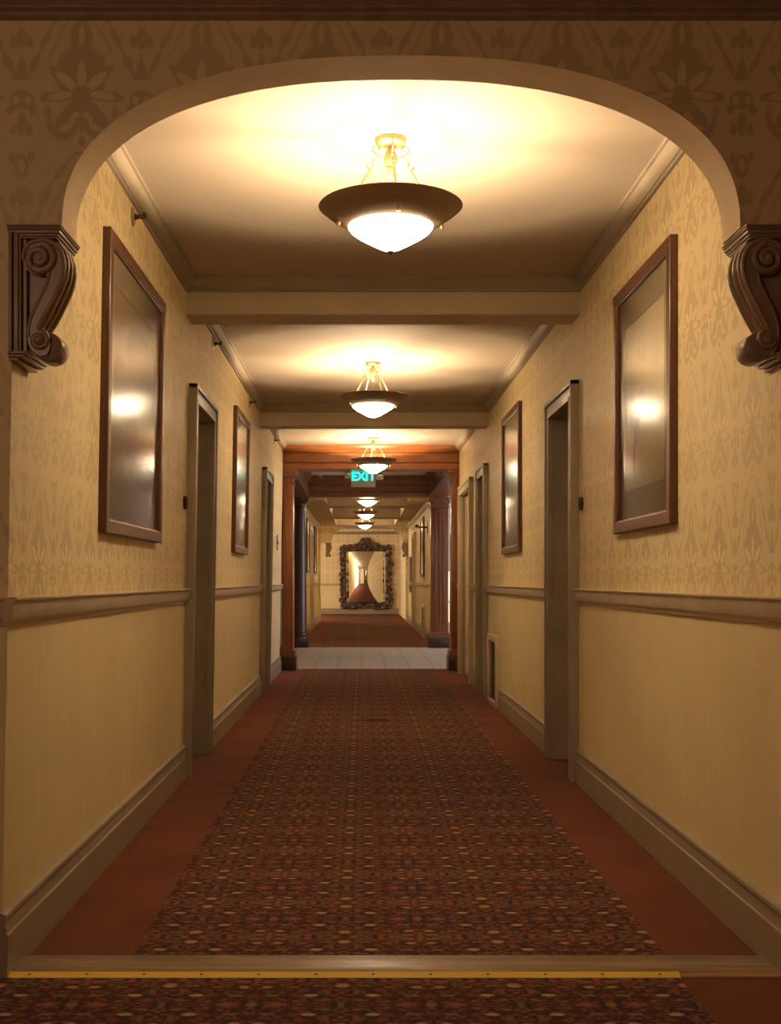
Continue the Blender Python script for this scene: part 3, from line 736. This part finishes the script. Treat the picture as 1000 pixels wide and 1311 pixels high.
# ------------------------------------------------------------------ pendant lamps
def pendant():
    r = empty('pendant_lamp', (0,0,0))
    MB().lathe([(0,0),(.058,0),(.060,-.006),(.056,-.016),(.046,-.024),(.020,-.028),(.0,-.028)], 32).build('canopy', 'pale_brass', r, smooth=50)
    MB().lathe([(0,-.024),(.009,-.024),(.009,-.036),(.014,-.040),(.022,-.055),(.027,-.072),(.026,-.084),(.018,-.098),(.014,-.104),(.018,-.108),(.016,-.120),(.008,-.132),(.010,-.138),(.0,-.144)], 20).build('hub', 'pale_brass', r, smooth=50)
    dish = [(.150,-.326),(.180,-.312),(.215,-.290),(.245,-.268),(.262,-.254),(.266,-.250),(.263,-.247),(.243,-.260),(.212,-.283),(.178,-.305),(.150,-.318)]
    d = MB(); n = 48; v = []; f = []
    for (q, z) in dish:
        for k in range(n): v.append((q*math.cos(2*PI*k/n), q*math.sin(2*PI*k/n), z))
    L = len(dish)
    for j in range(L):
        for k in range(n): f.append([j*n+k, j*n+(k+1) % n, ((j+1) % L)*n+(k+1) % n, ((j+1) % L)*n+k])
    d.add(v, f); dsh = d.build('dish', 'dish_metal', r, smooth=50)
    MB().lathe([(.158,-.318),(.156,-.328),(.146,-.341),(.124,-.357),(.098,-.372),(.073,-.386),(.052,-.397),(.034,-.406),(.016,-.411),(.0,-.412)], 32).build('glass_bowl', 'opal_glass', r, smooth=60)
    bowl = r.children[-1]
    bm = bmesh.new(); bm.from_mesh(bowl.data)         # open the top of the bowl
    bmesh.ops.delete(bm, geom=[q for q in bm.faces if len(q.verts) > 8], context='FACES'); bm.to_mesh(bowl.data); bm.free()
    MB().lathe([(0,-.408),(.010,-.410),(.012,-.416),(.006,-.422),(.0,-.428)], 12).build('finial', 'bronze', r, smooth=50)
    for k in range(4):
        t = k*PI/2 + .12; c, s = math.cos(t), math.sin(t)
        P = lambda q, z: (c*q, s*q, z)
        rod = MB().tube([P(.074,-.112), P(.178,-.300)], .0050, 8).build('hanger_rod', 'pale_brass', r)
        pts = [P(.022,-.070), P(.040,-.066), P(.060,-.050)]
        for j in range(15):
            a = -.5 + j/14*4.6; rr = .017*(1-.55*j/14); pts.append(P(.052 + rr*math.cos(a), -.038 + rr*math.sin(a)))
        MB().tube(pts, .0030, 6).build('scroll_iron', 'pale_brass', rod, smooth=60)
        pts = [P(.040,-.066), P(.062,-.072), P(.070,-.088), P(.064,-.104), P(.074,-.112), P(.086,-.108), P(.088,-.098)]
        MB().tube(pts, .0030, 6).build('scroll_iron', 'pale_brass', rod, smooth=60)
        MB().lathe([(0,-.010),(.007,-.006),(.008,.004),(.004,.010),(0,.012)], 10, (c*.19*1.02, s*.19*1.02, -.318)).build('thumb_screw', 'brass', rod)
    return r
LAMPS = [(.107, 4.33, CEIL, 'nearest hanging bowl lamp with a dark metal dish, in front of the first beam'),
         (.086, 8.77, CEIL, 'second hanging bowl lamp, between the two cream ceiling beams'),
         (.137, 13.38, CEIL, 'third hanging bowl lamp, in front of the wooden portal beam'),
         (.100, 20.0, 2.76, 'fourth hanging bowl lamp, just behind the rear portal beam'),
         (.090, 24.2, 2.76, 'fifth hanging bowl lamp, in the middle coffer of the far corridor'),
         (.080, 28.8, 2.76, 'farthest hanging bowl lamp, right in front of the second arch')]
proto = pendant()
for i, (x, y, z, lab) in enumerate(LAMPS):
    o = proto if i == 0 else copy_tree(proto)
    o.location = (x, y, z); o.rotation_euler = (0, 0, (.0, .35, .1, 0, .2, .4)[i])
    tag(o, lab, 'pendant lamp', 'row of hanging bowl lamps down the corridor')
    point_light('bulb_light', (x, y, z-.345), BULB_WATTS, LAMP_COLOR, .05)

# ------------------------------------------------------------------ wooden portal of the lobby
BZ0, BZ1 = 2.43, 2.79
def portal_beam_x(yf, yb, label):
    r = empty('portal_beam', (.1, (yf+yb)/2, BZ0), label, 'beam', 'wooden beams around the lobby', kind='thing')
    x0, x1 = -1.13, 1.25; h = BZ1-BZ0; d = (yb-yf)/2
    MB().box(x0-.1, x1-.1, -d+.03, d-.03, 0, h).build('beam_core', 'portal_wood_x', r, smooth=0)
    for nm, pf in (('lower_fascia', [(0,0),(.012,.004),(.012,.07),(.006,.078),(0,.078)]), ('upper_fascia', [(0,.08),(.020,.086),(.020,.19),(.014,.20),(0,.20)]),
                   ('cornice', [(0,.20),(.030,.204),(.034,.215),(.048,.235),(.060,.262),(.064,.28),(.064,h),(0,h)])):
        mb = MB()
        for sg in (-1, 1): mb.prism([(sg*(d-.03+p[0]), p[1]) for p in pf], 'x', x0-.1, x1-.1)
        for sg, part in ((-1, 'near'), (1, 'far')):
            MB().prism([(sg*(d-.03+p[0]), p[1]) for p in pf], 'x', x0-.1, x1-.1).build(nm, 'portal_wood_x', r, smooth=30)
    return r
portal_beam_x(14.12, 14.50, 'front wooden portal beam with stepped mouldings behind the third lamp')
portal_beam_x(18.86, 19.24, 'rear wooden lobby beam in shadow behind the exit sign')
def portal_beam_y(x0, x1, label):
    xc = (x0+x1)/2; r = empty('portal_beam', (xc, 16.68, BZ0), label, 'beam', 'wooden beams around the lobby', kind='thing')
    d = (x1-x0)/2; h = BZ1-BZ0; L = 2.135
    MB().box(-d, d, -L, L, 0, h).build('beam_core', 'portal_wood_y', r, smooth=0)
    for sg in (-1, 1):
        MB().prism([(sg*(d+p[0]), p[1]) for p in [(0,0),(.020,.0),(.020,.03),(.012,.05),(0,.05)]], 'y', -L, L).build('lower_bead', 'portal_wood_y', r, smooth=30)
        MB().prism([(sg*(d+p[0]), p[1]) for p in [(0,h-.12),(.02,h-.11),(.04,h-.07),(.06,h-.04),(.075,h-.03),(.075,h),(0,h)]], 'y', -L, L).build('cornice', 'portal_wood_y', r, smooth=30)
    return r
portal_beam_y(-1.06, -.86, 'left wooden beam running from pilaster to round column')
portal_beam_y(1.09, 1.36, 'right wooden beam running from pilaster to square pillar')
def square_post(name, x0, x1, y0, y1, label, cat, wood_, fluted=False):
    xc, yc = (x0+x1)/2, (y0+y1)/2; r = empty(name, (xc, yc, 0), label, cat, 'wooden columns and pilasters around the lobby', kind='thing')
    a, b_ = (x1-x0)/2, (y1-y0)/2
    MB().box(-a-.04, a+.04, -b_-.04, b_+.04, 0, .17, bev=.004).build('plinth', 'plinth_wood', r)
    mb = MB()
    for (e, z0, z1) in ((.036, .17, .19), (.026, .19, .21), (.030, .21, .235), (.014, .235, .255)): mb.box(-a-e, a+e, -b_-e, b_+e, z0, z1, bev=.004)
    mb.build('base_moulding', wood_, r)
    sh = MB().box(-a, a, -b_, b_, .255, 2.26, bev=.012).build('shaft', wood_, r)
    if fluted:
        for sx in (-.06, 0, .06):
            MB().box(sx-.018, sx+.018, -b_-.006, -b_+.002, .40, 2.15, bev=.003).build('reed', wood_, sh)
    mb = MB()
    for (e, z0, z1) in ((.012, 2.26, 2.28), (.004, 2.28, 2.33), (.020, 2.33, 2.35), (.032, 2.35, 2.385), (.048, 2.385, BZ0)): mb.box(-a-e, a+e, -b_-e, b_+e, z0, z1, bev=.004)
    mb.build('capital', wood_, r)
    return r
square_post('wooden_pilaster', -.965, -.830, 14.16, 14.46, 'red wooden pilaster at the left of the portal front', 'pilaster', 'portal_wood_z')
square_post('wooden_pilaster', 1.087, 1.180, 14.16, 14.46, 'narrow red wooden pilaster at the right of the portal front', 'pilaster', 'portal_wood_z')
square_post('wooden_pillar', 1.12, 1.40, 18.90, 19.20, 'broad square wooden pillar at the right rear of the lobby', 'pillar', 'portal_wood_z', True)
r = empty('wooden_column', (-1.0, 19.05, 0), 'dark round wooden column at the left rear of the lobby', 'column', 'wooden columns and pilasters around the lobby', kind='thing')
MB().box(-.14, .14, -.14, .14, 0, .15, bev=.004).build('plinth', 'plinth_wood', r)
MB().lathe([(0,.15),(.135,.15),(.138,.165),(.130,.18),(.118,.19),(.122,.205),(.126,.22),(.116,.235),(.108,.25),(.0,.25)], 32).build('base_moulding', 'dark_wood_z', r, smooth=60)
MB().lathe([(0,.25),(.106,.25),(.104,.8),(.100,1.5),(.092,2.26),(0,2.26)], 32).build('shaft', 'dark_wood_z', r, smooth=60)
MB().lathe([(0,2.26),(.100,2.26),(.102,2.275),(.094,2.285),(.094,2.32),(.104,2.33),(.122,2.36),(.126,2.37),(0,2.37)], 32).box(-.14, .14, -.14, .14, 2.37, BZ0, bev=.004).build('capital', 'dark_wood_z', r, smooth=50)

# ------------------------------------------------------------------ exit sign
r = empty('exit_sign', (.022, 14.95, 2.80), 'lit green EXIT sign hanging under the lobby ceiling behind the portal beam', 'exit sign')
MB().box(-.155, .155, -.022, .022, -.52, -.29, bev=.006).build('sign_case', 'grey_plastic', r)
MB().tube([(0,0,-.30),(0,0,-.03)], .010, 10).build('hanger_stem', 'grey_plastic', r)
MB().box(-.09, .09, -.05, .05, -.034, -.018, bev=.004).build('ceiling_plate', 'grey_plastic', r)
tc = bpy.data.curves.new('letters', 'FONT'); tc.body = 'EXIT'; tc.size = .15; tc.align_x = 'CENTER'; tc.extrude = .002; tc.space_character = 1.02; tc.offset = .002
tmp = bpy.data.objects.new('tmp', tc); C.objects.link(tmp)
bpy.context.view_layer.update()
me = bpy.data.meshes.new_from_object(tmp.evaluated_get(bpy.context.evaluated_depsgraph_get()))
bpy.data.objects.remove(tmp); me.materials.clear(); me.materials.append(M['exit_letters'])
lo = bpy.data.objects.new('letters', me); C.objects.link(lo); lo.parent = r; lo.rotation_euler = (PI/2, 0, 0); lo.location = (.0, -.0235, -.435); lo['label'] = 'glowing green letters EXIT'
for x0, x1, z0, z1 in ((-.235, -.160, -.405, -.30), (.165, .255, -.425, -.30)):
    h_ = MB().box(x0, x1, -.03, .05, z0, z1, bev=.010).build('lamp_head', 'plastic', r)
    MB().lathe([(0,-.008),(.020,-.006),(.028,0),(.030,.006)], 16, ((x0+x1)/2, -.032, (z0+z1)/2), axis='y').build('lens', 'chrome', h_, smooth=60)
    MB().tube([(x0 if x0 > 0 else x1, .01, z0+.05), (.15 if x0 > 0 else -.15, .01, z0+.05)], .008, 8).build('lamp_arm', 'grey_plastic', h_)

# ------------------------------------------------------------------ sprinklers, plaques, plates, vents
def sprinkler(S, y, z, label):
    r = S.root('wall_sprinkler', y, z, label, 'sprinkler', 'sidewall sprinkler heads under the left crown moulding')
    S.part(MB().lathe([(0,0),(.040,0),(.040,.003),(.032,.007),(.016,.009),(0,.009)], 20, axis='x'), 'escutcheon', 'pale_brass', r)
    S.part(MB().lathe([(.013,.008),(.013,.018),(.009,.02),(.009,.028),(0,.028)], 12, axis='x'), 'nozzle', 'bronze', r)
    for sg in (-1, 1): S.part(MB().tube([(.02, sg*.008, 0), (.032, sg*.017, 0), (.046, sg*.014, 0), (.056, 0, 0)], .003, 6), 'frame_arm', 'bronze', r)
    S.part(MB().box(.055, .058, -.018, .018, -.010, .010).box(.040, .058, -.016, .016, .010, .013), 'deflector', 'bronze', r)
sprinkler(LEFT, 4.84, 2.592, 'sprinkler head above the nearest left picture')
sprinkler(LEFT, 7.46, 2.597, 'sprinkler head above the first left door')
sprinkler(LEFT, 9.86, 2.590, 'sprinkler head just before the second ceiling beam')
sprinkler(LEFT, 12.64, 2.600, 'sprinkler head above the second left door')
r = empty('ceiling_sprinkler', (-.62, 17.6, 2.78), 'sprinkler on a short drop pipe under the white lobby ceiling', 'sprinkler')
MB().lathe([(0,0),(.045,0),(.04,-.012),(.012,-.016),(.012,-.10),(.018,-.104),(.018,-.12),(.008,-.124),(0,-.124)], 14).build('drop_pipe', 'plastic', r)
MB().lathe([(0,-.15),(.028,-.152),(.028,-.156),(0,-.157)], 14).tube([(.008,0,-.12),(.020,0,-.135),(.006,0,-.152)], .003, 6).tube([(-.008,0,-.12),(-.020,0,-.135),(-.006,0,-.152)], .003, 6).build('deflector', 'chrome', r)
def plaque(S, y, z, label):
    r = S.root('door_plaque', y, z, label, 'plaque', 'round dark plaques beside the first doors')
    S.part(MB().lathe([(0,0),(.036,0),(.036,.012),(.033,.016),(.026,.016),(.024,.013),(0,.013)], 28, axis='x'), 'disc', 'dark_metal', r)
    S.part(MB().lathe([(0,.012),(.012,.012),(.011,.018),(.0,.020)], 16, axis='x'), 'button', 'bronze', r)
plaque(LEFT, 6.36, 1.512, 'round dark plaque on the left wall beside the first door')
plaque(RIGHT, 6.24, 1.498, 'round dark plaque on the right wall beside the first door')
def plate(S, y, z, hw, hh, mat, label, cat, name, rocker=True):
    r = S.root(name, y, z, label, cat)
    S.part(MB().box(0, .007, -hw, hw, -hh, hh, bev=.002), 'cover_plate', mat, r)
    if rocker:
        S.part(MB().box(.006, .014, -.012, .012, -.022, .022, bev=.003), 'toggle', mat, r)
    else:
        for sz in (-.022, .022): S.part(MB().lathe([(0,.006),(.016,.006),(.015,.010),(0,.010)], 14, (0, 0, sz), axis='x'), 'socket_face', mat, r)
    for sz in (-hh*.8, hh*.8): S.part(MB().lathe([(0,.006),(.004,.006),(.003,.009),(0,.009)], 8, (0, 0, sz), axis='x'), 'screw', 'dark_metal', r)
plate(LEFT, 7.72, .50, .036, .058, 'plastic', 'pale socket plate low on the left wall past the first door', 'socket', 'wall_outlet', False)
plate(LEFT, 13.35, 1.52, .040, .088, 'dark_metal', 'tall dark switch plate on the left wall beside the portal', 'switch', 'wall_switch')
END = Side(0, 1)
r = empty('wall_switch', (1.06, 38.0, 1.29), 'small white switch plate right of the carved mirror', 'switch')
MB().box(-.05, .05, -.008, 0, -.06, .06, bev=.002).build('cover_plate', 'plastic', r); MB().box(-.012, .012, -.016, -.006, -.02, .02, bev=.002).build('toggle', 'plastic', r)
def vent(S, y0, y1, top, label):
    yc = (y0+y1)/2; h = (y1-y0)/2
    r = S.root('floor_vent', yc, 0, label, 'vent', 'louvred vents at the foot of the right walls')
    f = .055; t = .040
    for sg in (-1, 1):
        a, b_ = sorted((sg*h, sg*(h-f))); S.part(MB().box(0, t, a, b_, 0, top, bev=.004), 'vent_frame', 'rail_paint', r)
    S.part(MB().box(0, t, -h+f, h-f, top-f, top, bev=.004), 'vent_frame', 'rail_paint', r)
    S.part(MB().box(0, t, -h+f, h-f, 0, .05, bev=.004), 'vent_frame', 'rail_paint', r)
    S.part(MB().box(.001, .004, -h+f, h-f, .05, top-f), 'dark_recess', 'dark_paint', r)
    n = 15; st = (top-f-.05)/n
    for k in range(n):
        z = .05 + st*(k+.5)
        S.part(MB().prism([(.006, z-.010), (.009, z-.010), (.033, z+.006), (.030, z+.006)], 'y', -h+f, h-f), 'louver', 'trim_paint', r, 0)
vent(RIGHT, *R_VENT, .615, 'louvred floor vent in the right wall past the first door')
vent(FRIGHT, *FR_VENT, .615, 'distant louvred floor vent behind the square pillar')
r = FRIGHT.root('wall_bracket', 21.4, 2.06, 'black iron wall bracket on the far right wall behind the square pillar', 'bracket')
FRIGHT.part(MB().box(0, .012, -.03, .03, -.12, .12, bev=.004), 'mount_plate', 'dark_metal', r)
FRIGHT.part(MB().tube([(.01,0,0),(.16,0,0),(.20,0,.02)], .016, 10), 'arm', 'dark_metal', r)
FRIGHT.part(MB().lathe([(0,-.03),(.03,-.025),(.034,0),(.03,.025),(0,.03)], 14, (.20, 0, .02)), 'knob', 'dark_metal', r)

# ------------------------------------------------------------------ the carved mirror at the end
m, nt, b = new_mat('carved_wood', (.07, .048, .032), .38, .25); M['carved_wood'] = m
t_, p = objpos(nt); n = noise(nt, t_.outputs['Object'], 18, 4)
nt.links.new(mixc(nt, n.step(.35, .7), (.07, .045, .032), (.20, .13, .085)), b.inputs['Base Color']); bump(nt, b, n, .6, .02)
MX, MZ = .145, 1.20
r = empty('carved_mirror', (MX, 37.99, MZ), 'big mirror in a heavily carved dark frame on the end wall', 'mirror')
IW, IH, OW, OH = .62, .80, .80, .99      # half sizes: glass, frame
for sg in (-1, 1):
    prof = [(0,0),(-.05,0),(-.085,.06),(-.07,.12),(-.03,OW-IW),(0,OW-IW)]
    v = []; n_ = len(prof)
    for e in (-1, 1):
        for (y, q) in prof: v.append((sg*(OW-q), y, e*(OH-q*1.0)))
    f = [[i, (i+1) % n_, n_+(i+1) % n_, n_+i] for i in range(n_)] + [list(range(n_)), list(range(n_, 2*n_))]
    MB().add(v, f).build('frame_stile', 'carved_wood', r)
    v = []
    for e in (-1, 1):
        for (y, q) in prof: v.append((e*(OW-q), y, sg*(OH-q)))
    MB().add(v, f).build('frame_rail', 'carved_wood', r)
NG = 28; v = []; f = []
for i in range(NG+1):
    for j in range(NG+1):
        a = -1 + 2*i/NG; c = -1 + 2*j/NG
        v.append((a*IW*1.03, -.02 - .27*(1-a**2)*(1-c**2*.40), c*IH*1.03))
for i in range(NG):
    for j in range(NG): f.append([i*(NG+1)+j, (i+1)*(NG+1)+j, (i+1)*(NG+1)+j+1, i*(NG+1)+j+1])
MB().add(v, f).build('mirror_glass', 'mirror_glass', r, smooth=80)
bd = [(-IW,-IH),(IW,-IH),(IW,IH),(-IW,IH)]
for k in range(4):
    a, c = bd[k], bd[(k+1) % 4]; MB().tube([(a[0], -.05, a[1]), (c[0], -.05, c[1])], .018, 8).build('inner_bead', 'pale_brass', r)
# carved scrolls and leaves: a few shapes, copied round the frame
def leaf_mesh(kind):
    mb = MB()
    if kind == 0:       # curled leaf
        pts = [(-.09,0,0),(-.04,-.03,.02),(.02,-.05,.025),(.07,-.03,.0),(.085,-.01,-.03),(.065,-.02,-.05)]
        mb.tube(pts, [.012,.04,.046,.034,.022,.010], 7, flat=.8)
    elif kind == 1:     # scroll
        pts = [(.075*(1-.75*k/14)*math.cos(.5*k), -.02-.002*k, .075*(1-.75*k/14)*math.sin(.5*k)) for k in range(15)]
        mb.tube(pts, [.030*(1-.4*k/14) for k in range(15)], 6)
    else:               # rosette
        mb.lathe([(0,-.075),(.025,-.07),(.03,-.05),(.055,-.055),(.075,-.03),(.07,0),(0,0)], 9, axis='y')
    o = mb.build('carved_leaf' if kind == 0 else 'carved_scroll' if kind == 1 else 'carved_rosette', 'carved_wood', r, smooth=50); return o
protos = [leaf_mesh(k) for k in range(3)]
spots = []
rng = random.Random(3)
def along(x0, z0, x1, z1, n, ang):
    for k in range(n):
        f_ = (k+.5)/n; spots.append((x0+(x1-x0)*f_, z0+(z1-z0)*f_, ang))
along(-OW+.03, -OH, -OW+.03, OH, 12, PI/2); along(OW-.03, -OH, OW-.03, OH, 12, -PI/2)
along(-OW, OH-.03, OW, OH-.03, 9, 0); along(-OW, -OH+.03, OW, -OH+.03, 9, PI)
for q in (-.30, -.18, -.06, .06, .18, .30): spots.append((q, OH+.13-abs(q)*.35, 0))
for q in (-.10, 0, .10): spots.append((q, OH+.22-abs(q)*.5, 0))
along(-.68, -IH, -.68, IH, 8, PI/2); along(.68, -IH, .68, IH, 8, -PI/2)
along(-IW, IH+.07, IW, IH+.07, 6, 0); along(-IW, -IH-.07, IW, -IH-.07, 6, PI)
used = [False]*3
for i, (x, z, ang) in enumerate(spots):
    k = (0, 1, 0, 2, 1, 0, 1)[i % 7]
    if not used[k]: o = protos[k]; used[k] = True
    else:
        o = protos[k].copy(); C.objects.link(o)
    s = .85 + rng.random()*.45
    o.parent = r; o.location = (x + rng.uniform(-.02,.02), -.055, z + rng.uniform(-.02,.02)); o.rotation_euler = (0, -ang + rng.uniform(-.5,.5), 0); o.scale = (s*(1 if i % 2 else -1), s, s)
MB().prism([(q[0], q[1]) for q in [(-.42,.95),(-.34,1.02),(-.20,1.05),(-.12,1.14),(0,1.19),(.12,1.14),(.20,1.05),(.34,1.02),(.42,.95)]], 'y', -.06, -.005).build('crest', 'carved_wood', r)
